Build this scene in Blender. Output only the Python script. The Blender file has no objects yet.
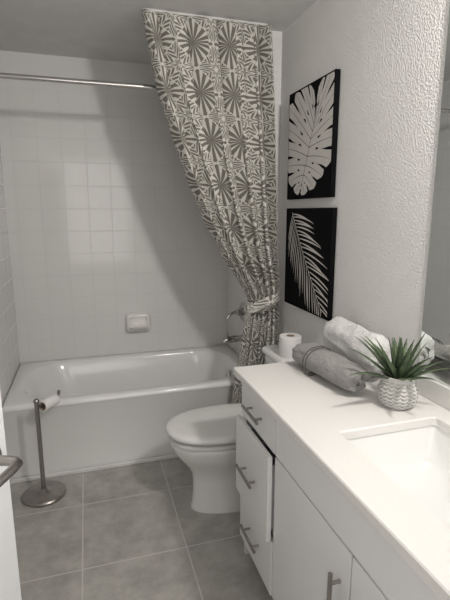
import bpy, math, random
from mathutils import Vector, noise
random.seed(4)
scene = bpy.context.scene
COL = scene.collection
WL = {}

# ---------------------------------------------------------------- helpers
def link(o): COL.objects.link(o)

def finish(o, parent, mat, smooth, loc):
    link(o)
    if mat: o.data.materials.append(mat)
    if smooth:
        for p in o.data.polygons: p.use_smooth = True
    WL[o.name] = Vector(loc)
    if parent:
        o.parent = parent
        o.location = Vector(loc) - WL[parent.name]
    else:
        o.location = loc
    return o

def mesh(name, verts, faces, mat=None, parent=None, smooth=False, uvs=None, bevel=0, auto=None):
    xs=[v[0] for v in verts]; ys=[v[1] for v in verts]; zs=[v[2] for v in verts]
    c=Vector(((min(xs)+max(xs))/2,(min(ys)+max(ys))/2,min(zs)))
    me=bpy.data.meshes.new(name)
    me.from_pydata([Vector(v)-c for v in verts],[],faces)
    import bmesh
    if uvs is None:
        bm=bmesh.new(); bm.from_mesh(me)
        bmesh.ops.recalc_face_normals(bm, faces=bm.faces)
        bm.to_mesh(me); bm.free()
    else:
        l=me.uv_layers.new(name="UVMap")
        for lp in me.loops: l.data[lp.index].uv=uvs[lp.vertex_index]
    me.update()
    o=bpy.data.objects.new(name,me)
    finish(o,parent,mat,smooth,c)
    if bevel:
        m=o.modifiers.new("bevel",'BEVEL'); m.width=bevel; m.segments=3; m.limit_method='ANGLE'; m.angle_limit=math.radians(40)
        for p in me.polygons: p.use_smooth=True
        w=o.modifiers.new("wn",'WEIGHTED_NORMAL'); w.keep_sharp=False
    elif auto:
        m=o.modifiers.new("es",'EDGE_SPLIT'); m.split_angle=math.radians(auto)
    return o

def box(name,x0,x1,y0,y1,z0,z1,mat,parent=None,bevel=0):
    v=[(x0,y0,z0),(x1,y0,z0),(x1,y1,z0),(x0,y1,z0),(x0,y0,z1),(x1,y0,z1),(x1,y1,z1),(x0,y1,z1)]
    f=[(0,3,2,1),(4,5,6,7),(0,1,5,4),(1,2,6,5),(2,3,7,6),(3,0,4,7)]
    return mesh(name,v,f,mat,parent,bevel=bevel)

def rrect(x0,x1,y0,y1,r,z,n=8):
    out=[]
    for cx,cy,a0 in ((x1-r,y1-r,0),(x0+r,y1-r,90),(x0+r,y0+r,180),(x1-r,y0+r,270)):
        for i in range(n+1):
            a=math.radians(a0+90*i/n)
            out.append((cx+r*math.cos(a),cy+r*math.sin(a),z))
    return out

def circ(cx,cy,z,r,n=40,ry=None):
    ry=ry or r
    return [(cx+r*math.cos(2*math.pi*i/n),cy+ry*math.sin(2*math.pi*i/n),z) for i in range(n)]

def loft_data(loops,cap0=True,cap1=True,closed=False):
    n=len(loops[0]); V=[p for l in loops for p in l]; F=[]
    m=len(loops)
    for k in range(m if closed else m-1):
        a=k*n; b=((k+1)%m)*n
        for i in range(n):
            j=(i+1)%n
            F.append((a+i,a+j,b+j,b+i))
    if not closed:
        if cap0: F.append(tuple(range(n-1,-1,-1)))
        if cap1: F.append(tuple(range((m-1)*n,m*n)))
    return V,F

def loft(name,loops,mat,parent=None,cap0=True,cap1=True,closed=False,smooth=True,auto=35):
    V,F=loft_data(loops,cap0,cap1,closed)
    return mesh(name,V,F,mat,parent,smooth=smooth,auto=auto)

def merge(*parts):
    V=[];F=[]
    for v,f in parts:
        o=len(V); V+=list(v); F+=[tuple(i+o for i in q) for q in f]
    return V,F

def tube_data(path,r,n=16,caps=True):
    P=[Vector(p) for p in path]; loops=[]
    rr=r if isinstance(r,(list,tuple)) else [r]*len(P)
    t0=(P[1]-P[0]).normalized()
    up=Vector((0,0,1)) if abs(t0.z)<.9 else Vector((1,0,0))
    side=t0.cross(up).normalized()
    for i,p in enumerate(P):
        if i==0: t=P[1]-P[0]
        elif i==len(P)-1: t=P[-1]-P[-2]
        else: t=P[i+1]-P[i-1]
        t.normalize()
        side=(side-t*side.dot(t)).normalized()
        b=t.cross(side)
        loops.append([tuple(p+side*rr[i]*math.cos(2*math.pi*k/n)+b*rr[i]*math.sin(2*math.pi*k/n)) for k in range(n)])
    return loft_data(loops,caps,caps)

def tube(name,path,r,mat,parent=None,n=16):
    V,F=tube_data(path,r,n)
    return mesh(name,V,F,mat,parent,smooth=True,auto=50)

def disc_data(center,axis,prof,n=40):
    c=Vector(center); a=Vector(axis).normalized()
    up=Vector((0,0,1)) if abs(a.z)<.9 else Vector((1,0,0))
    s=a.cross(up).normalized(); b=a.cross(s)
    loops=[[tuple(c+a*d+s*r*math.cos(2*math.pi*k/n)+b*r*math.sin(2*math.pi*k/n)) for k in range(n)] for d,r in prof]
    return loft_data(loops)

def empty(name,loc):
    o=bpy.data.objects.new(name,None); link(o); o.location=loc; o.empty_display_size=.05
    WL[o.name]=Vector(loc); return o

def tag(o,label=None,cat=None,group=None,kind=None):
    if label: o["label"]=label
    if cat: o["category"]=cat
    if group: o["group"]=group
    if kind: o["kind"]=kind
    return o
def struct(o,label=None):
    o["kind"]="structure"
    if label: o["label"]=label
    o["category"]=o.name.split("_")[0]
    return o

# ---------------------------------------------------------------- materials
class N:
    def __init__(s,name):
        s.m=bpy.data.materials.new(name); s.m.use_nodes=True
        s.t=s.m.node_tree; s.b=s.t.nodes["Principled BSDF"]
    def n(s,t,**k):
        x=s.t.nodes.new(t)
        for a,b in k.items(): setattr(x,a,b)
        return x
    def l(s,a,b): s.t.links.new(a,b)
    def math(s,op,a,b=None,c=None):
        x=s.n("ShaderNodeMath",operation=op)
        for i,v in enumerate((a,b,c)):
            if v is None: continue
            if isinstance(v,(int,float)): x.inputs[i].default_value=v
            else: s.l(v,x.inputs[i])
        return x.outputs[0]
    def mix(s,f,a,b):
        x=s.n("ShaderNodeMix",data_type='RGBA')
        if isinstance(f,(int,float)): x.inputs[0].default_value=f
        else: s.l(f,x.inputs[0])
        for i,v in ((6,a),(7,b)):
            if isinstance(v,(tuple,list)): x.inputs[i].default_value=(*v,1) if len(v)==3 else v
            else: s.l(v,x.inputs[i])
        return x.outputs[2]
    def noise(s,scale,detail=3,vec=None,rough=.5):
        x=s.n("ShaderNodeTexNoise"); x.inputs["Scale"].default_value=scale; x.inputs["Detail"].default_value=detail
        x.inputs["Roughness"].default_value=rough
        if vec is None: vec=s.pos()
        s.l(vec,x.inputs["Vector"]); return x.outputs["Fac"]
    def pos(s):
        return s.n("ShaderNodeNewGeometry").outputs["Position"]
    def bump(s,h,strength=.3,dist=.002):
        x=s.n("ShaderNodeBump"); x.inputs["Strength"].default_value=strength; x.inputs["Distance"].default_value=dist
        s.l(h,x.inputs["Height"]); s.l(x.outputs[0],s.b.inputs["Normal"])
    def ramp(s,f,p0,p1):
        x=s.n("ShaderNodeMapRange"); x.clamp=True
        s.l(f,x.inputs[0]); x.inputs[1].default_value=p0; x.inputs[2].default_value=p1
        return x.outputs[0]

def M(name,col,rough=.5,metal=0,var=None,vscale=8,bump=0,bscale=60,bdist=.002,coat=0,spec=None):
    k=N(name); b=k.b
    b.inputs["Roughness"].default_value=rough; b.inputs["Metallic"].default_value=metal
    if coat: b.inputs["Coat Weight"].default_value=coat
    if spec is not None: b.inputs["Specular IOR Level"].default_value=spec
    if var is None: var=tuple(c*.94 for c in col)
    k.l(k.mix(k.ramp(k.noise(vscale),.35,.65),col,var),b.inputs["Base Color"])
    if bump: k.bump(k.noise(bscale,3),bump,bdist)
    return k.m

k=N("wall_paint"); k.b.inputs["Roughness"].default_value=.95; k.b.inputs["Specular IOR Level"].default_value=.05
k.l(k.mix(k.ramp(k.noise(3),.35,.65),(.80,.793,.782),(.78,.773,.762)),k.b.inputs["Base Color"])
k.bump(k.ramp(k.noise(135,2,rough=.4),.36,.66),.85,.0018); paint=k.m
ceilm=M("ceiling_paint",(.74,.74,.735),.85,bump=.3,bscale=110,bdist=.002)
white=M("cabinet_white",(.82,.82,.82),.35,var=(.81,.81,.81))
trimw=M("trim_white",(.8,.8,.79),.4)
doorm=M("door_white",(.84,.85,.86),.4,var=(.83,.84,.85))
porc=M("porcelain",(.84,.84,.83),.10,var=(.83,.83,.82),coat=.3)
tubm=M("tub_acrylic",(.87,.87,.865),.12,var=(.86,.86,.855),coat=.3)
seatm=M("seat_plastic",(.79,.79,.78),.25)
nickel=M("brushed_nickel",(.42,.40,.375),.30,1,var=(.37,.35,.33),vscale=30)
chrome=M("chrome",(.60,.59,.58),.12,1)
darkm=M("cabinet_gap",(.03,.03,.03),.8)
paper=M("tissue_paper",(.86,.85,.84),.95,bump=.3,bscale=250,bdist=.001)
card=M("cardboard",(.35,.27,.2),.9)
gtowel=M("gray_terry",(.46,.45,.44),.98,var=(.32,.31,.30),vscale=190,bump=1,bscale=260,bdist=.008,spec=.1)
wtowel=M("white_terry",(.87,.865,.855),.98,var=(.75,.745,.735),vscale=140,bump=1,bscale=220,bdist=.008,spec=.05)
dgray=M("dark_cord",(.10,.10,.10),.9)
black=M("canvas_black",(.006,.006,.007),.8,bump=.3,bscale=500,bdist=.0005,spec=.08)
leafw=M("print_cream",(.66,.64,.615),.8,bump=.2,bscale=500,bdist=.0005,spec=.08)
soil=M("soil",(.05,.035,.025),1,bump=1,bscale=80)

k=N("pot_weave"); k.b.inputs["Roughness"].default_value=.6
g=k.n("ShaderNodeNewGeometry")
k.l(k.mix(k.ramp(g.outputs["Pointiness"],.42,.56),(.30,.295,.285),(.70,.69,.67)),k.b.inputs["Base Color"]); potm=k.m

k=N("quartz"); k.b.inputs["Roughness"].default_value=.25
a=k.mix(k.ramp(k.noise(190,4),.56,.70),(.79,.777,.757),(.74,.727,.705))
k.l(a,k.b.inputs["Base Color"]); quartz=k.m

k=N("succulent_leaf"); k.b.inputs["Roughness"].default_value=.5
k.l(k.mix(k.ramp(k.noise(14),.35,.65),(.045,.08,.04),(.14,.19,.105)),k.b.inputs["Base Color"]); leafm=k.m

k=N("mirror_glass"); k.b.inputs["Metallic"].default_value=1; k.b.inputs["Roughness"].default_value=.01
k.b.inputs["Base Color"].default_value=(.86,.89,.87,1); mirm=k.m

def tile_mat(name,axis,size,o1,o2,c1,c2,mort,msize,rough,bumpd,top=None,cloud=4,topcol=(.76,.755,.745),rng=(.34,.66)):
    k=N(name); sep=k.n("ShaderNodeSeparateXYZ"); k.l(k.pos(),sep.inputs[0])
    ax={"X":0,"Y":1,"Z":2}
    u=k.math('ADD',sep.outputs[ax[axis[0]]],-o1+size*40); v=k.math('ADD',sep.outputs[ax[axis[1]]],-o2+size*40)
    com=k.n("ShaderNodeCombineXYZ"); k.l(u,com.inputs[0]); k.l(v,com.inputs[1])
    br=k.n("ShaderNodeTexBrick",offset=0.0,squash=1.0)
    k.l(com.outputs[0],br.inputs["Vector"]); br.inputs["Scale"].default_value=1
    br.inputs["Brick Width"].default_value=size; br.inputs["Row Height"].default_value=size
    br.inputs["Mortar Size"].default_value=msize; br.inputs["Mortar Smooth"].default_value=.3
    n1=k.noise(cloud,10,rough=.72)
    tc=k.mix(k.ramp(n1,*rng),c1,c2)
    col=k.mix(br.outputs["Fac"],tc,mort)
    h=k.math('SUBTRACT',1,br.outputs["Fac"])
    rg=k.math('MULTIPLY_ADD',br.outputs["Fac"],.8-rough,rough)
    if top:
        g=k.math('GREATER_THAN',sep.outputs[2],top)
        col=k.mix(g,col,topcol); h=k.math('MAXIMUM',h,g)
        rg=k.math('MAXIMUM',rg,k.math('MULTIPLY',g,.75))
    k.l(col,k.b.inputs["Base Color"]); k.l(rg,k.b.inputs["Roughness"])
    k.bump(h,.5,bumpd); return k.m
T=.1545
tileB=tile_mat("wall_tile_back","XZ",T,.339,1.676,(.79,.785,.775),(.775,.77,.76),(.70,.695,.685),.0021,.10,.0013,top=2.29)
tileS=tile_mat("wall_tile_side","YZ",T,3.35,1.676,(.79,.785,.775),(.775,.77,.76),(.70,.695,.685),.0021,.10,.0013,top=2.29)
floorm=tile_mat("floor_tile","XY",.4535,-.095,2.225,(.55,.535,.505),(.32,.31,.29),(.62,.605,.58),.0035,.35,.001,cloud=7,rng=(.30,.70))

# curtain fabric: mirrored starbursts of pointed facets alternating with chevron diamonds
k=N("curtain_fabric"); k.b.inputs["Roughness"].default_value=.9; k.b.inputs["Specular IOR Level"].default_value=.15
uv=k.n("ShaderNodeUVMap"); sp=k.n("ShaderNodeSeparateXYZ"); k.l(uv.outputs[0],sp.inputs[0])
def fold(o,off=0): return k.math('ABSOLUTE',k.math('SUBTRACT',k.math('FRACT',k.math('ADD',o,off)),.5))
a=fold(sp.outputs[0]); b=fold(sp.outputs[1])
inner=k.math('LESS_THAN',k.math('ADD',a,b),.5)
a2=k.math('SUBTRACT',.5,a); b2=k.math('SUBTRACT',.5,b)
def sel(f,x,y):
    return k.math('ADD',k.math('MULTIPLY',f,x),k.math('MULTIPLY',k.math('SUBTRACT',1,f),y))
A=sel(inner,a,a2); B=sel(inner,b,b2)
S=k.math('ADD',A,B)
W=k.math('DIVIDE',B,k.math('ADD',S,1e-4))
def tri(x,n):
    return k.math('MULTIPLY_ADD',k.math('ABSOLUTE',k.math('SUBTRACT',k.math('FRACT',k.math('MULTIPLY',x,n)),.5)),4.0,-1.0)
# wedges widen straight out to the diamond edge -> triangular facets
star=k.math('GREATER_THAN',tri(W,4),k.math('MULTIPLY_ADD',k.math('ABSOLUTE',k.math('SUBTRACT',S,.42)),-2.2,-.02))
ws=k.math('MULTIPLY',W,2); fr=k.math('FRACT',ws); fd=k.math('ABSOLUTE',k.math('SUBTRACT',fr,.5))
f=k.math('MULTIPLY',S,k.math('ADD',1,k.math('MULTIPLY',fd,-1.1)))
chev=k.math('GREATER_THAN',k.math('FRACT',k.math('MULTIPLY',f,9.0)),.40)
spine=k.math('GREATER_THAN',k.math('MULTIPLY',S,fd),.008)
ray=k.math('GREATER_THAN',k.math('MULTIPLY',S,k.math('SUBTRACT',.5,fd)),.010)
chev=k.math('MULTIPLY',chev,k.math('MULTIPLY',spine,ray))
body=sel(inner,star,chev)
edge=k.math('GREATER_THAN',k.math('ABSOLUTE',k.math('SUBTRACT',k.math('ADD',a,b),.5)),.015)
dark=k.math('MULTIPLY',body,edge)
k.l(k.mix(dark,(.70,.69,.65),(.215,.205,.18)),k.b.inputs["Base Color"])
k.bump(k.noise(900,2),.2,.0006)
fabric=k.m

# ---------------------------------------------------------------- room shell
XR=1.12; XL=-.50; YB=3.35; YN=-.9; ZC=2.495; YA=2.565
struct(box("floor",XL-.1,XR+.1,YN-.1,YB+.1,-.1,0,floorm),"grey stone-look square floor tiles")
struct(box("ceiling",XL-.1,XR+.1,YN-.1,YB+.1,ZC,ZC+.1,ceilm),"plain painted ceiling")
struct(box("wall_right",XR,XR+.1,YN-.1,YA,0,ZC,paint),"white orange-peel textured wall")
struct(box("wall_alcove",1.045,XR+.1,YA,YB,0,ZC,tileS),"tiled side wall of the tub alcove")
struct(box("wall_back",XL,1.045,YB,YB+.1,0,ZC,tileB),"white square-tiled wall behind the tub")
struct(box("wall_side",XL-.1,XL,2.56,YB,0,ZC,tileS),"tiled side wall of the tub alcove")
struct(box("wall_left",XL-.1,XL,YN-.1,2.56,0,ZC,paint),"white textured wall")
struct(box("wall_near",XL,XR,YN-.1,YN,0,ZC,paint),"white textured wall")
struct(box("trim_1",1.043,XR,YA-.004,YA,0,ZC,paint),"painted end face of the alcove wall")
struct(box("baseboard_right",XR-.012,XR,1.70,YA-.006,0,.09,trimw,bevel=.003),"white baseboard")
struct(box("baseboard_left",XL,XL+.012,.5,2.53,0,.09,trimw,bevel=.003),"white baseboard")
struct(box("trim_2",XL+.013,1.03,2.532,2.549,0,.022,trimw,bevel=.004),"white strip along the foot of the tub")

# ---------------------------------------------------------------- bathtub
x0,x1,y0,y1=XL+.003,1.042,2.551,YB-.003
L=[rrect(x0,x1,y0+.008,y1,.004,0),rrect(x0,x1,y0+.008,y1,.004,.415),rrect(x0,x1,y0+.002,y1,.006,.421),
   rrect(x0,x1,y0,y1,.006,.426),rrect(x0,x1,y0+.001,y1,.008,.438),rrect(x0+.002,x1-.002,y0+.006,y1-.002,.01,.446),rrect(x0+.008,x1-.008,y0+.018,y1-.006,.012,.450)]
ins=[(.065,.075,.062,.060,.24,.450),(.074,.080,.070,.068,.24,.446),(.084,.086,.078,.076,.24,.432),(.12,.100,.095,.095,.24,.36),
     (.18,.115,.12,.12,.22,.24),(.26,.13,.14,.14,.2,.15),(.33,.16,.18,.18,.17,.105),(.42,.24,.25,.25,.1,.09)]
for l,r,f_,b_,rad,z in ins: L.append(rrect(x0+l,x1-r,y0+f_,y1-b_,rad,z))
tub=empty("bathtub",(.27,2.95,0)); tag(tub,"glossy white alcove bathtub under the tiled wall","bathtub")
loft("tub_shell",L,tubm,tub,auto=50)
V,F=disc_data((x1-.110,2.95,.34),(-1,0,.12),[(0,.036),(.008,.036),(.012,.03)])
mesh("overflow_plate",V,F,chrome,tub,smooth=True,auto=40)

# soap dish
SX,SZ=.338,.69
def vr(x0,x1,z0,z1,r,y,n=6): return [(p[0],y,p[1]) for p in rrect(x0,x1,z0,z1,r,0,n)]
soapm=M("soap_dish_ceramic",(.87,.855,.83),.2,var=(.86,.845,.82))
L=[vr(SX-.090,SX+.090,SZ-.072,SZ+.072,.026,YB-.001),vr(SX-.090,SX+.090,SZ-.072,SZ+.072,.026,YB-.034),vr(SX-.080,SX+.080,SZ-.062,SZ+.062,.024,YB-.050),
   vr(SX-.062,SX+.062,SZ-.022,SZ+.048,.022,YB-.053),vr(SX-.054,SX+.054,SZ-.012,SZ+.040,.020,YB-.040)]
sd=empty("soap_dish",(SX,YB-.01,SZ-.072)); tag(sd,"cream ceramic soap dish set in the tiled wall","soap dish")
loft("dish_frame",L,soapm,sd,auto=50)
L=[rrect(SX-.060,SX+.060,YB-.070,YB-.044,.012,SZ-.050),rrect(SX-.070,SX+.070,YB-.086,YB-.044,.018,SZ-.026),rrect(SX-.064,SX+.064,YB-.080,YB-.044,.016,SZ-.021),rrect(SX-.058,SX+.058,YB-.072,YB-.044,.012,SZ-.032)]
loft("dish_tray",L,soapm,sd,auto=60)

# tub spout
sp_=empty("tub_spout",(1.04,2.96,.58)); tag(sp_,"chrome tub spout on the alcove wall","tub faucet")
V,F=merge(disc_data((1.0448,2.96,.605),(-1,0,0),[(0,.032),(.008,.032),(.012,.026)]),
  tube_data([(1.034,2.96,.607),(.98,2.96,.608),(.93,2.96,.605),(.908,2.96,.599),(.897,2.96,.585)],[.022,.024,.025,.024,.020],20))
mesh("spout_body",V,F,chrome,sp_,smooth=True,auto=45)
V,F=tube_data([(.925,2.96,.627),(.925,2.96,.647)],[.005,.008],12)
mesh("diverter_knob",V,F,chrome,sp_,smooth=True,auto=45)
vh=empty("shower_valve",(1.04,2.96,.75)); tag(vh,"chrome shower valve with lever above the tub spout","shower valve")
V,F=disc_data((1.0448,2.96,.80),(-1,0,0),[(0,.072),(.004,.072),(.010,.064),(.012,.028),(.05,.024),(.055,.018)])
mesh("valve_plate",V,F,chrome,vh,smooth=True,auto=35)
tube("valve_lever",[(.995,2.96,.80),(.965,2.955,.80),(.935,2.95,.786),(.915,2.95,.758)],[.013,.011,.009,.007],chrome,vh)

# shower rod
rod=empty("shower_rod",(.27,2.64,2.15)); tag(rod,"brushed metal shower rod spanning the tub alcove","shower rod")
rodm=M("polished_rod",(.62,.61,.59),.25,1)
tube("rod_tube",[(XL+.0005,2.64,2.168),(1.0445,2.64,2.168)],.0135,rodm,rod,24)
for xx,s in ((XL+.001,1),(1.044,-1)):
    V,F=disc_data((xx,2.64,2.168),(s,0,0),[(0,.034),(.008,.034),(.02,.02),(.03,.017)])
    mesh("rod_flange",V,F,rodm,rod,smooth=True,auto=40)

# ---------------------------------------------------------------- curtain
def interp(tab,z):
    for (z0,a),(z1,b) in zip(tab,tab[1:]):
        if z0>=z>=z1:
            f=(z0-z)/(z0-z1); return a+(b-a)*f
    return tab[-1][1] if z<tab[-1][0] else tab[0][1]
YC=2.470
Lt=[(2.5,.318),(2.12,.390),(1.776,.508),(1.483,.622),(1.238,.750),(1.12,.828),(1.05,.874),(.99,.902),(.95,.908),(.90,.892),(.84,.876),(.70,.858),(.6,.840),(.5,.818),(.3,.790)]
Rt=[(2.5,1.005),(2.0,1.030),(1.3,1.055),(1.05,1.085),(.97,1.080),(.90,1.090),(.3,1.08)]
Yt=[(2.5,.046),(2.3,.056),(1.5,.064),(1.2,.058),(1.0,.038),(.95,.030),(.88,.042),(.3,.052)]
def smoothI(tab,z):
    s=0;w=0
    for d in (-.06,-.03,0,.03,.06):
        g=math.exp(-(d/.035)**2); s+=interp(tab,max(.25,min(2.5,z+d)))*g; w+=g
    return s/w
ncol,nrow=360,130; ZT,ZBm=2.482,.27
V=[];F=[];UV=[];prev=None;arc=[0]*(ncol+1)
for r in range(nrow+1):
    z=ZT-(ZT-ZBm)*r/nrow; l=smoothI(Lt,z); rr=smoothI(Rt,z); am=smoothI(Yt,z); row=[]
    for c in range(ncol+1):
        t=c/ncol
        ph=2*math.pi*(5.7*t+.32*math.sin(5*t+1)+.04*math.sin(z*3+t*6)) + 1.2
        sn=math.sin(ph)
        y=YC+am*(sn+.16*math.sin(2*ph+1+z))/1.1*(.85+.15*math.sin(11*t+2))
        x=l+(rr-l)*t+ .26*am*math.sin(2*ph)*min(1,8*t,8*(1-t))
        zz=z + (0.012*sn*(1-r/6) if r<6 else 0)
        if z<1.15: y+=.004*math.sin(z*14+t*9)
        row.append((x,min(y,2.543),min(zz,2.4855)))
    if prev:
        for c in range(ncol+1): arc[c]+= (Vector(row[c])-Vector(prev[c])).length
    if r==0:
        wl=0; U0=[0]
        for c in range(ncol): wl+=(Vector(row[c+1])-Vector(row[c])).length; U0.append(wl)
    for c in range(ncol+1): UV.append((U0[c]/.29+.15,-arc[c]/.245))
    V+=row; prev=row
n=ncol+1
for r in range(nrow):
    for c in range(ncol):
        F.append((r*n+c,(r+1)*n+c,(r+1)*n+c+1,r*n+c+1))
cur=empty("shower_curtain",(.98,YC,.27)); tag(cur,"cream and olive-grey geometric patterned curtain tied back beside the tub","curtain")
mesh("curtain_panel",V,F,fabric,cur,smooth=True,uvs=UV)
V=[];F=[];UV=[]; nu,nv=64,16
for i in range(nu):
    a=2*math.pi*i/nu
    for j in range(nv):
        b=2*math.pi*j/nv
        rad=.010+.002*math.sin(5*a)
        cx=.997+(.094+rad*math.cos(b))*math.cos(a); cy=YC+(.048+rad*math.cos(b))*math.sin(a)
        cz=.965+(.038+.005*math.sin(3*a))*math.sin(b)+ .030*math.cos(a)
        V.append((cx,min(cy,2.547),cz)); UV.append((i/nu*1.9,j/nv*.5))
for i in range(nu):
    for j in range(nv):
        F.append((i*nv+j,((i+1)%nu)*nv+j,((i+1)%nu)*nv+(j+1)%nv,i*nv+(j+1)%nv))
mesh("curtain_tieback",V,F,fabric,cur,smooth=True,uvs=UV)
cr=box("curtain_rail",.34,1.00,YC+.010,YC+.026,2.486,ZC,ceilm,bevel=.002); tag(cr,"slim white ceiling rail carrying the curtain","curtain rail")

# ---------------------------------------------------------------- toilet
TY=2.045
def egg(xf,xb,w,z,n=56,k=.52):
    xc=xf+(xb-xf)*k; out=[]
    for i in range(n):
        a=2*math.pi*i/n; c=math.cos(a); s=math.sin(a)
        if c>0:
            x=xc-(xc-xf)*abs(c)**.93; y=TY+w/2*math.copysign(abs(s)**.90,s)
        else:
            e=.62; x=xc+(xb-xc)*abs(c)**e; y=TY+w/2*math.copysign(abs(s)**.75,s)
        out.append((x,y,z))
    return out
toi=empty("toilet",(.72,TY,0)); tag(toi,"white ceramic toilet with closed lid between tub and vanity","toilet")
L=[egg(.440,1.0,.222,0),egg(.441,1.0,.222,.015),egg(.448,.99,.214,.028),egg(.452,.98,.210,.09),egg(.452,.98,.210,.16),egg(.446,.97,.216,.20),egg(.424,.96,.242,.24),
   egg(.388,.95,.290,.285),egg(.356,.94,.332,.33),egg(.343,.93,.350,.365),egg(.340,.93,.355,.380),egg(.347,.925,.345,.388),egg(.39,.88,.26,.388)]
loft("toilet_bowl",L,porc,toi,auto=60)
loft("toilet_seat",[egg(.356,.86,.330,.394),egg(.331,.862,.368,.400),egg(.331,.862,.368,.411),egg(.342,.86,.350,.416)],seatm,toi,auto=60)
loft("toilet_lid",[egg(.372,.868,.300,.4245),egg(.345,.872,.345,.4265),egg(.325,.872,.380,.4300),egg(.322,.872,.386,.436),egg(.322,.872,.386,.449),egg(.332,.866,.368,.458),egg(.36,.85,.32,.462),egg(.45,.78,.18,.464)],seatm,toi,auto=60)
for s in (-.075,.075): tube("seat_hinge",[(.885,TY+s-.022,.425),(.885,TY+s+.022,.425)],.014,seatm,toi)
loft("tank_shelf",[rrect(.86,1.095,TY-.12,TY+.12,.02,.30),rrect(.86,1.10,TY-.13,TY+.13,.02,.36),rrect(.87,1.10,TY-.14,TY+.14,.02,.407)],porc,toi,auto=50)
loft("toilet_tank",[rrect(.945,1.108,TY-.18,TY+.18,.03,.408),rrect(.93,1.108,TY-.195,TY+.195,.03,.43),rrect(.918,1.108,TY-.21,TY+.21,.03,.60),rrect(.915,1.108,TY-.215,TY+.215,.03,.725)],porc,toi,auto=50)
loft("tank_lid",[rrect(.908,1.110,TY-.222,TY+.222,.03,.727),rrect(.902,1.112,TY-.228,TY+.228,.032,.735),rrect(.902,1.112,TY-.228,TY+.228,.032,.752),rrect(.912,1.106,TY-.218,TY+.218,.03,.762)],porc,toi,auto=60)
V,F=merge(disc_data((.916,TY+.15,.665),(-1,0,0),[(0,.014),(.012,.012)],20),tube_data([(.900,TY+.15,.665),(.898,TY+.11,.66),(.898,TY+.075,.652)],[.006,.006,.007],12))
mesh("flush_lever",V,F,chrome,toi,smooth=True,auto=45)

def paper_roll(name,c,axis,length,R,r,label):
    e=empty(name,c); tag(e,label,"toilet paper roll",)
    a=Vector(axis).normalized(); up=Vector((0,0,1)) if abs(a.z)<.9 else Vector((1,0,0))
    s=a.cross(up).normalized(); b=a.cross(s); c=Vector(c); n=48
    def ring(d,q): return [tuple(c+a*d+s*q*math.cos(2*math.pi*k/n)+b*q*math.sin(2*math.pi*k/n)) for k in range(n)]
    h=length
    loft("paper_layers",[ring(0,R-.002),ring(.003,R),ring(h-.003,R),ring(h,R-.003),ring(h-.001,(R+r)/2),ring(h,r+.002),ring(h-.001,r+.0012),ring(.001,r+.0012)],paper,e,closed=True,auto=40)
    loft("cardboard_core",[ring(0,r+.001),ring(h,r+.001),ring(h,r-.001),ring(0,r-.001)],card,e,closed=True,auto=40)
    return e
paper_roll("toilet_paper_roll",(.985,2.06,.762),(0,0,1),.108,.057,.021,"full white toilet paper roll standing on the tank lid")

# ---------------------------------------------------------------- freestanding paper holder
PX,PY=-.295,2.375
st=empty("toilet_paper_stand",(PX,PY,0)); tag(st,"brushed nickel freestanding toilet paper holder on tiled floor","toilet paper holder")
V,F=disc_data((PX,PY,0),(0,0,1),[(0,.108),(.002,.112),(.012,.112),(.018,.106),(.022,.05),(.028,.032),(.04,.016)],64)
mesh("stand_base",V,F,nickel,st,smooth=True,auto=35)
tube("stand_pole",[(PX,PY,.03),(PX,PY,.06),(PX,PY,.51),(PX,PY,.535)],[.0125,.0115,.0115,.0115],nickel,st,20)
V,F=disc_data((PX,PY,.53),(0,0,1),[(0,.0135),(.006,.0155),(.012,.0155),(.02,.010),(.024,.003)],24)
mesh("stand_finial",V,F,nickel,st,smooth=True,auto=60)
d=Vector((.60,.80,0)).normalized()
q=Vector((PX,PY,.505))
tube("holder_arm",[tuple(q),tuple(q+d*.03),tuple(q+d*.16),tuple(q+d*.168+Vector((0,0,.012))),tuple(q+d*.17+Vector((0,0,.028)))],[.008,.008,.008,.008,.009],nickel,st)
c0=q+d*.038-Vector((0,0,.012))
paper_roll("toilet_paper_roll",tuple(c0),tuple(d),.105,.029,.021,"nearly used-up white paper roll hanging on the holder arm")

# ---------------------------------------------------------------- vanity
van=empty("vanity_cabinet",(.85,.8,0)); tag(van,"white bathroom vanity cabinet with flat fronts and bar pulls","bathroom vanity")
FX=.580; BX=.600
def bd(x0,x1,y0,y1,z0,z1):
    v=[(x0,y0,z0),(x1,y0,z0),(x1,y1,z0),(x0,y1,z0),(x0,y0,z1),(x1,y0,z1),(x1,y1,z1),(x0,y1,z1)]
    return v,[(0,3,2,1),(4,5,6,7),(0,1,5,4),(1,2,6,5),(2,3,7,6),(3,0,4,7)]
V,F=merge(bd(BX,1.115,1.652,1.668,0,.832),bd(BX,1.115,-.1,-.084,0,.832),bd(BX,1.115,1.302,1.318,.10,.832),bd(BX,1.115,-.084,1.652,.10,.116),
          bd(1.10,1.115,-.084,1.652,.116,.832),bd(BX,BX+.016,-.084,1.302,.66,.70),bd(BX,.62,1.318,1.652,.815,.832),bd(BX,.62,1.318,1.652,.660,.684),bd(BX,.62,1.318,1.652,.322,.345))
mesh("cabinet_body",V,F,white,van)
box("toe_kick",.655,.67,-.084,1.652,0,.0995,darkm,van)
def pull(parent,p0,p1,off):
    p0=Vector(p0);p1=Vector(p1);d=(p1-p0).normalized()
    o=Vector((off,0,0))
    V,F=merge(tube_data([tuple(p0),tuple(p1)],.0062,14),tube_data([tuple(p0+d*.03),tuple(p0+d*.03+o)],.005,12),tube_data([tuple(p1-d*.03),tuple(p1-d*.03+o)],.005,12))
    h=mesh("handle",V,F,nickel,parent,smooth=True,auto=40); h["label"]="brushed nickel bar handle"
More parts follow.
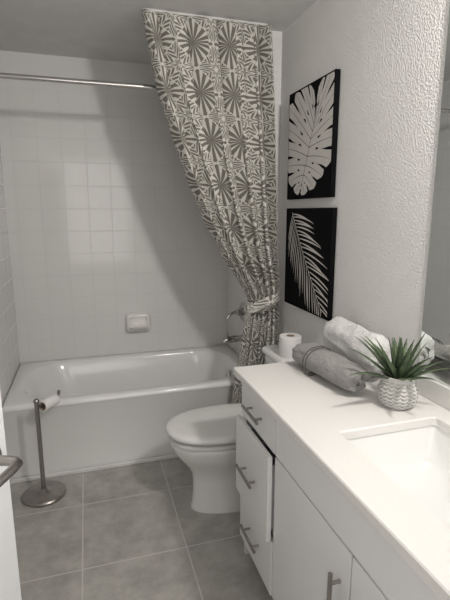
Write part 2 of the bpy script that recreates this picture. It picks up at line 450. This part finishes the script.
def drawer(z0,z1,out,hz):
    d=box("drawer",FX-out,FX-out+.018,1.313,1.660,z0,z1,white,van,bevel=.002)
    V,F=merge(bd(FX-out+.0185,1.05,1.335,1.347,z0+.03,z1-.05),bd(FX-out+.0185,1.05,1.628,1.640,z0+.03,z1-.05),bd(FX-out+.0185,1.05,1.348,1.627,z0+.03,z0+.042))
    mesh("drawer_box",V,F,white,d)
    pull(d,(FX-out-.03,1.405,hz),(FX-out-.03,1.565,hz),.031)
drawer(.676,.826,0,.752)
drawer(.335,.668,.024,.500)
drawer(.105,.330,.004,.222)
box("drawer",FX,FX+.018,.353,1.307,.678,.826,white,van,bevel=.002)["label"]="plain false front without a handle"
box("drawer",FX,FX+.018,-.09,.348,.678,.826,white,van,bevel=.002)
for ya,yb,hy in ((.833,1.307,.875),(.353,.828,.785),(-.09,.348,.30)):
    dd=box("door",FX,FX+.018,ya,yb,.105,.670,white,van,bevel=.002)
    pull(dd,(FX-.03,hy,.425),(FX-.03,hy,.590),.031)

ct=[]
ox0,ox1,oy0,oy1=.556,1.117,-.12,1.702
hx0,hx1,hy0,hy1=.680,1.025,.48,1.074
for (e,z) in ((.0,.836),(.0,.860),(.003,.864)):
    ct.append(rrect(ox0+e,ox1-e,oy0+e,oy1-e,.004,z))
ct+= [rrect(hx0-.003,hx1+.003,hy0-.003,hy1+.003,.016,.864),rrect(hx0,hx1,hy0,hy1,.013,.861),rrect(hx0,hx1,hy0,hy1,.013,.836)]
c=loft("countertop",ct,quartz,closed=True,auto=30); tag(c,"off-white quartz countertop with sink cutout on the vanity","countertop")
c=box("backsplash",1.100,1.1185,-.12,1.700,.8645,.935,quartz,bevel=.002); tag(c,"low quartz backsplash strip along the wall","backsplash")
L=[rrect(hx0-.02,hx1+.02,hy0-.02,hy1+.02,.03,.8355),rrect(hx0-.004,hx1+.004,hy0-.004,hy1+.004,.016,.8355),rrect(hx0-.001,hx1+.001,hy0-.001,hy1+.001,.018,.82),
   rrect(hx0+.008,hx1-.008,hy0+.008,hy1-.008,.03,.77),rrect(hx0+.02,hx1-.02,hy0+.02,hy1-.02,.04,.735),rrect(hx0+.045,hx1-.045,hy0+.045,hy1-.045,.05,.712),rrect(hx0+.12,hx1-.12,hy0+.16,hy1-.16,.03,.704)]
sk=empty("sink",(.85,.78,.70)); tag(sk,"white rectangular undermount ceramic sink in the countertop","sink")
o=loft("sink_basin",L,porc,sk,cap0=False,auto=60)
V,F=disc_data((.87,.76,.7045),(0,0,1),[(0,.03),(.003,.03),(.005,.022),(.003,.018)],32)
mesh("sink_drain",V,F,chrome,sk,smooth=True,auto=40)

mi=box("mirror",1.114,1.1195,-.05,1.268,.937,2.20,mirm); tag(mi,"large frameless wall mirror above the countertop","mirror")

# ---------------------------------------------------------------- wall art
def strip(base,dirv,bend,length,wf,n=14):
    a0=math.atan2(dirv[1],dirv[0]);cur=Vector(base);st=length/n
    pts=[]
    for i in range(n+1):
        s=i/n; a=a0+bend*s
        pts.append((cur.copy(),a,s)); cur+=Vector((math.cos(a),math.sin(a)))*st
    Vv=[];Ff=[]
    for p,a,s in pts:
        w=wf(s); nn=Vector((-math.sin(a),math.cos(a)))
        Vv.append(p+nn*w); Vv.append(p-nn*w)
    for i in range(n): Ff.append((2*i,2*i+1,2*i+3,2*i+2))
    return Vv,Ff
def art(ztop,zbot,yl,yr,shapes,label):
    e=empty("wall_art",(1.108,(yl+yr)/2,zbot)); tag(e,label,"wall art",group="leaf prints on the wall")
    box("canvas",1.094,1.1185,yr,yl,zbot,ztop,black,e,bevel=.002)
    V=[];F=[]
    W=yl-yr;H=ztop-zbot
    for k,(vs,fs) in enumerate(shapes):
        o=len(V)
        for p in vs:
            px=min(.985,max(.015,p[0]));py=min(.985,max(.015,p[1]))
            V.append((1.0932-.00002*k,yl-px*W,zbot+py*H))
        F+=[tuple(i+o for i in f) for f in fs]
    m=mesh("leaf_print",V,F,leafw,e); return e
sh=[]
Bp=Vector((.64,.70));Tp=Vector((.34,.05))
def resample(P,n):
    P=[Vector(p) for p in P]; L_=[0]
    for a_,b_ in zip(P,P[1:]): L_.append(L_[-1]+(b_-a_).length)
    out=[]
    for i in range(n+1):
        d_=L_[-1]*i/n
        for j in range(len(P)-1):
            if L_[j]<=d_<=L_[j+1]+1e-9:
                out.append(P[j]+(P[j+1]-P[j])*((d_-L_[j])/(L_[j+1]-L_[j]))); break
    return out
NL=9
OL=resample([(.60,.95),(.44,1.06),(.14,1.06),(-.10,.90),(-.16,.60),(-.12,.34),(.02,.12),(.30,.00)],NL)
OR=resample([(.68,.97),(.86,1.06),(1.10,.98),(1.18,.72),(1.14,.44),(.96,.20),(.66,.05),(.36,.00)],NL)
def bez(a,c,b,t): return a*(1-t)**2+c*2*t*(1-t)+b*t*t
for O,sd_ in ((OL,-1),(OR,1)):
    for i in range(NL):
        s0_=(i/NL)**1.3*.94; s1_=((i+1)/NL)**1.3*.94
        A0=Bp+(Tp-Bp)*s0_+Vector((sd_*.004,0)); B0=Bp+(Tp-Bp)*s1_+Vector((sd_*.004,0))
        A1=O[i]; B1=O[i+1]
        cA=(A0+A1)/2+Vector((0,.03)); cB=(B0+B1)/2+Vector((0,.03))
        ts=.44 if i%2 else .54
        for half in (0,1):
            vs=[];fs=[];nt=26;nc=6
            for it in range(nt+1):
                for ic in range(nc+1):
                    t0=it/nt
                    f=ic/nc
                    c_=(.5*f if half==0 else .5+.5*f)
                    tm=(.94 if i%2 else .89)-.10*abs(2*c_-1)**1.5
                    t=t0*tm
                    P0=bez(A0,cA,A1,t);P1=bez(B0,cB,B1,t)
                    wd=(P1-P0).length+1e-5
                    hole=.022*max(0,1-abs(t-.30)/.055)**.5/wd if i%2==0 else 0
                    g=hole if t<ts else min(.26,.015*min(1,(t-ts)*5)/wd)
                    g=min(.32,g)
                    vg=min(.2,.0030*max(0,1-t/.9)**.5/wd)
                    if half==0: cc=g+(.5-vg-g)*f
                    else: cc=.5+vg+(.5-vg-g)*f
                    vs.append(P0+(P1-P0)*cc)
            for it in range(nt):
                for ic in range(nc):
                    a_=it*(nc+1)+ic; fs.append((a_,a_+1,a_+nc+2,a_+nc+1))
            sh.append((vs,fs))
art(2.120,1.568,2.385,1.905,sh,"black canvas with a cream monstera leaf print")
sh=[]
def rib(s):
    return Vector((.16+.34*s+.38*s*s,.96-.60*s-.31*s*s))
ns=21
for i in range(ns):
    s=.03+.94*i/(ns-1); p=rib(s); t=(rib(s+.01)-rib(s-.01)).normalized(); nn=Vector((-t.y,t.x))
    ln=(.54*math.sin(math.pi*(.26+.58*s))**.8)
    for side in (1,-1):
        ph=math.radians(60-28*s)+random.uniform(-.05,.05)
        dr=t*math.cos(ph)+nn*side*math.sin(ph)
        l2=ln*(1.0 if side==1 else .82)*random.uniform(.80,1.08)
        sh.append(strip(p,dr,-side*random.uniform(.15,.40),l2,lambda q:.0074*math.sin(math.pi*min(1,q*.9+.08))**.8+.0006))
sh.append(([Vector((rib(j/20).x+d,rib(j/20).y)) for j in range(21) for d in (-.005,.005)],[(2*j,2*j+1,2*j+3,2*j+2) for j in range(20)]))
art(1.520,.982,2.385,1.878,sh,"black canvas with a cream palm frond print")

# ---------------------------------------------------------------- towels
def towel(name,c0,c1,R,flat,mat,turns=3.2,seed=0,rough=.06,parent=None,rot=200,fine=.03,mid=.02,rib_=0,squ=1.0):
    c0=Vector(c0);c1=Vector(c1);ax=(c1-c0).normalized();side=ax.cross(Vector((0,0,1))).normalized()
    nsp=170;nl_=130;prof=[]
    tot=turns*2*math.pi; r0=.006
    outer=[];inner=[]
    for i in range(nsp+1):
        a=tot*i/nsp; r=r0+(R-r0)*i/nsp
        pitch=(R-r0)/turns
        outer.append((r,a)); inner.append((max(.002,r-pitch*.90),a))
    prof=outer+inner[::-1]
    V=[];n=len(prof)
    for j in range(nl_+1):
        s=j/nl_; p=c0+(c1-c0)*s
        e=min(s,1-s)*(c1-c0).length
        sc=1-.24*max(0,1-e/.045)**2
        loopp=[]
        for (r,a) in prof:
            aa=a-tot+math.radians(rot)
            cs,sn_=math.cos(aa),math.sin(aa)
            x=r*math.copysign(abs(cs)**squ,cs)*sc; z=r*math.copysign(abs(sn_)**squ,sn_)*sc*flat
            q=Vector((cs*2+seed,sn_*2,s*4))
            q2=Vector((cs*9+seed,sn_*9,s*38))
            q3=Vector((cs*3+seed,sn_*3,s*11))
            w=1+(rough*noise.noise(q)+fine*noise.noise(q2)+mid*noise.noise(q3)+rib_*math.sin(s*150))*(r/R)
            zz=z*w
            floorz=-R*flat*.92
            if zz<floorz: zz=floorz+(zz-floorz)*.05
            endoff=.016*noise.noise(Vector((a,seed,0)))*(1 if s>.5 else -1)*max(0,1-e/.02)
            loopp.append(tuple(p+side*x*w+Vector((0,0,zz))+ax*endoff))
        V.append(loopp)
    VV,FF=loft_data(V)
    FF=FF[:-2]
    for base in (0,nl_*n):
        for i in range(nsp):
            FF.append((base+i,base+i+1,base+n-2-i,base+n-1-i))
    o=mesh(name,VV,FF,mat,parent,smooth=True)
    o.modifiers.new("es",'EDGE_SPLIT').split_angle=math.radians(60)
    return o
zc=.864
ge=empty("rolled_towel",(.88,1.47,zc)); tag(ge,"grey terry towel rolled up and tied on the countertop","towel")
g0=Vector((.846,1.665,zc+.0490));g1=Vector((.880,1.275,zc+.0490))
towel("towel_roll",g0,g1,.072,.73,gtowel,1.6,1,.20,ge,rot=150,rib_=.008,squ=.82,mid=.05)
ga=(g1-g0).normalized(); gs=ga.cross(Vector((0,0,1)))
for s in (.30,.35):
    cc=g0+(g1-g0)*s; path=[]
    for i in range(41):
        a=2*math.pi*i/40
        cs,sn_=math.cos(a),math.sin(a)
        path.append(tuple(cc+gs*.0745*math.copysign(abs(cs)**.82,cs)+Vector((0,0,max(-.0465,.0570*math.copysign(abs(sn_)**.82,sn_))))+ga*.02*cs))
    tube("towel_cord",path,.002,dgray,ge,8)
w=towel("rolled_towel",(1.020,1.72,zc+.0995),(1.016,1.35,zc+.0995),.076,1.32,wtowel,1.9,5,.16,fine=.03,mid=.05)
tag(w,"white terry towel rolled up behind the grey one","towel")

# ---------------------------------------------------------------- plant
PXp,PYp=.963,1.183
pl=empty("potted_plant",(PXp,PYp,zc)); tag(pl,"spiky green artificial succulent in a pale woven-look pot","potted plant")
nn_=240; L=[]
prof=[(0,.040),(.004,.046),(.02,.057),(.04,.0625),(.06,.0625),(.078,.057),(.09,.052),(.098,.054),(.108,.054),(.110,.051),(.100,.047),(.088,.045)]
def pr(z):
    for (z0,r0),(z1,r1) in zip(prof[:9],prof[1:9]):
        if z0<=z<=z1: return r0+(r1-r0)*(z-z0)/(z1-z0)
    return prof[8][1]
rows=130
for j in range(rows+1):
    z=.108*j/rows; r=pr(z)
    ring=[]
    for i in range(nn_):
        a=2*math.pi*i/nn_
        wv=0
        if .004<z<.094:
            wv=.0030*math.sin(z*500+2.4*abs(math.sin(a*9)))*min(1,(z-.004)/.006,(.094-z)/.006)*(.40+.60*abs(math.sin(a*9)))
        ring.append((PXp+(r+wv)*math.cos(a),PYp+(r+wv)*math.sin(a),zc+.0005+z))
    L.append(ring)
for z,r in prof[9:]: L.append(circ(PXp,PYp,zc+z,r,nn_))
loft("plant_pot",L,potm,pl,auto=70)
V,F=disc_data((PXp,PYp,zc+.088),(0,0,1),[(0,.0445),(.006,.043),(.010,.03)],32)
mesh("soil",V,F,soil,pl,smooth=True)
V=[];F=[]
random.seed(11)
def leaf(az,tilt,ln,wd):
    global V,F
    o=len(V); n=18; base=Vector((PXp,PYp,zc+.092))+Vector((math.cos(az),math.sin(az),0))*.012
    p=base.copy(); el=math.radians(90-tilt)
    hz=Vector((math.cos(az),math.sin(az),0)); sd=Vector((-math.sin(az),math.cos(az),0))
    for i in range(n+1):
        s=i/n; e=el-math.radians(50)*s*s*math.sin(math.radians(tilt))+math.radians(24)*s*math.sin(math.radians(tilt))
        dr=hz*math.cos(e)+Vector((0,0,1))*math.sin(e); up=-hz*math.sin(e)+Vector((0,0,1))*math.cos(e)
        w=wd*(.75+.5*min(1,s*3)-.25*max(0,s*3-1)*.5)*(1-s**1.7)+.0006
        ser=1+.28*(i%2)
        V+= [tuple(p+sd*w*ser+up*w*.40),tuple(p+up*-w*.35),tuple(p-sd*w*ser+up*w*.40),tuple(p+up*w*.04)]
        p=p+dr*(ln/n)
    for i in range(n):
        a=o+4*i
        for q in range(4): F.append((a+q,a+(q+1)%4,a+4+(q+1)%4,a+4+q))
    F.append((o,o+1,o+2,o+3)); F.append((o+4*n+3,o+4*n+2,o+4*n+1,o+4*n))
for ring,(cnt,tl,ln,wd) in enumerate([(9,66,.190,.0115),(8,46,.190,.0115),(6,29,.175,.0108),(3,12,.155,.0098)]):
    for i in range(cnt):
        az=2*math.pi*(i+.5*ring)/cnt+random.uniform(-.2,.2)
        t_=tl+random.uniform(-7,7)
        l=ln*random.uniform(.85,1.12)
        if math.sin(az)>.25: t_=min(t_,42)
        if math.sin(az)>.1 and math.cos(az)>-.1: t_=min(t_,28); l=min(l,.14)
        hzl=math.cos(az)*math.sin(math.radians(min(90,t_+20)))
        if hzl>0 and PXp+.012+hzl*l>1.092: l=(1.092-.012-PXp)/hzl
        if l<.08: continue
        leaf(az,t_,l,wd)
mesh("plant_leaves",V,F,leafm,pl,smooth=True)

# ---------------------------------------------------------------- door
hx,hy=-.482,.434; fx,fy=-.211,1.10
d=Vector((fx-hx,fy-hy,0)).normalized(); nrm=Vector((d.y,-d.x,0))
def dp(s,o,z):
    q=Vector((hx,hy,0))+d*s+nrm*o; return (q.x,q.y,z)
Ld=(Vector((fx,fy,0))-Vector((hx,hy,0))).length
v=[dp(0.02,0,.012),dp(Ld,0,.012),dp(Ld,-.035,.012),dp(0.02,-.035,.012),dp(0.02,0,2.04),dp(Ld,0,2.04),dp(Ld,-.035,2.04),dp(0.02,-.035,2.04)]
door=mesh("door_1",v,[(0,3,2,1),(4,5,6,7),(0,1,5,4),(1,2,6,5),(2,3,7,6),(3,0,4,7)],doorm,bevel=.002)
struct(door,"white interior door standing open with a lever handle")
hz=.95; s0=Ld-.062
V,F=merge(disc_data(dp(s0,0,hz),nrm,[(0,.032),(.006,.032),(.010,.027),(.012,.012),(.045,.011)],32),
  tube_data([dp(s0,.04,hz),dp(s0,.058,hz),dp(s0-.008,.068,hz),dp(s0-.03,.070,hz),dp(s0-.08,.068,hz),dp(s0-.115,.064,hz)],[.011,.011,.011,.0105,.0095,.009],16))
h=mesh("door_handle",V,F,nickel,door,smooth=True,auto=45); h["label"]="brushed nickel lever handle"

# ---------------------------------------------------------------- lights
l=bpy.data.lights.new("vanity_lamp",'AREA'); l.energy=19; l.shape='DISK'; l.size=.17; l.color=(1,.955,.905)
o=bpy.data.objects.new("vanity_lamp",l); o.location=(.93,.42,2.30)
o.rotation_euler=Vector((-.38,.76,-.52)).to_track_quat('-Z','Y').to_euler(); link(o)
l=bpy.data.lights.new("fill_light",'AREA'); l.energy=12; l.shape='RECTANGLE'; l.size=1.2; l.size_y=1.6; l.color=(1,.965,.93)  # added fill panel by the near wall
o=bpy.data.objects.new("fill_light",l); o.location=(.1,YN+.02,1.5); o.rotation_euler=(math.radians(90),0,0); link(o)
w=bpy.data.worlds.new("world"); scene.world=w; w.use_nodes=True
w.node_tree.nodes["Background"].inputs[0].default_value=(.8,.85,.9,1); w.node_tree.nodes["Background"].inputs[1].default_value=.3
scene.view_settings.view_transform='Standard'
scene.view_settings.exposure=0
scene.view_settings.gamma=.94

# ---------------------------------------------------------------- camera
cam=bpy.data.cameras.new("camera"); cam.sensor_fit='HORIZONTAL'; cam.sensor_width=36; cam.lens=36; cam.clip_start=.02
co=bpy.data.objects.new("camera",cam); co.location=(0,0,1.5)
co.rotation_euler=(math.radians(90-11.07),0,math.radians(-17)); link(co); scene.camera=co
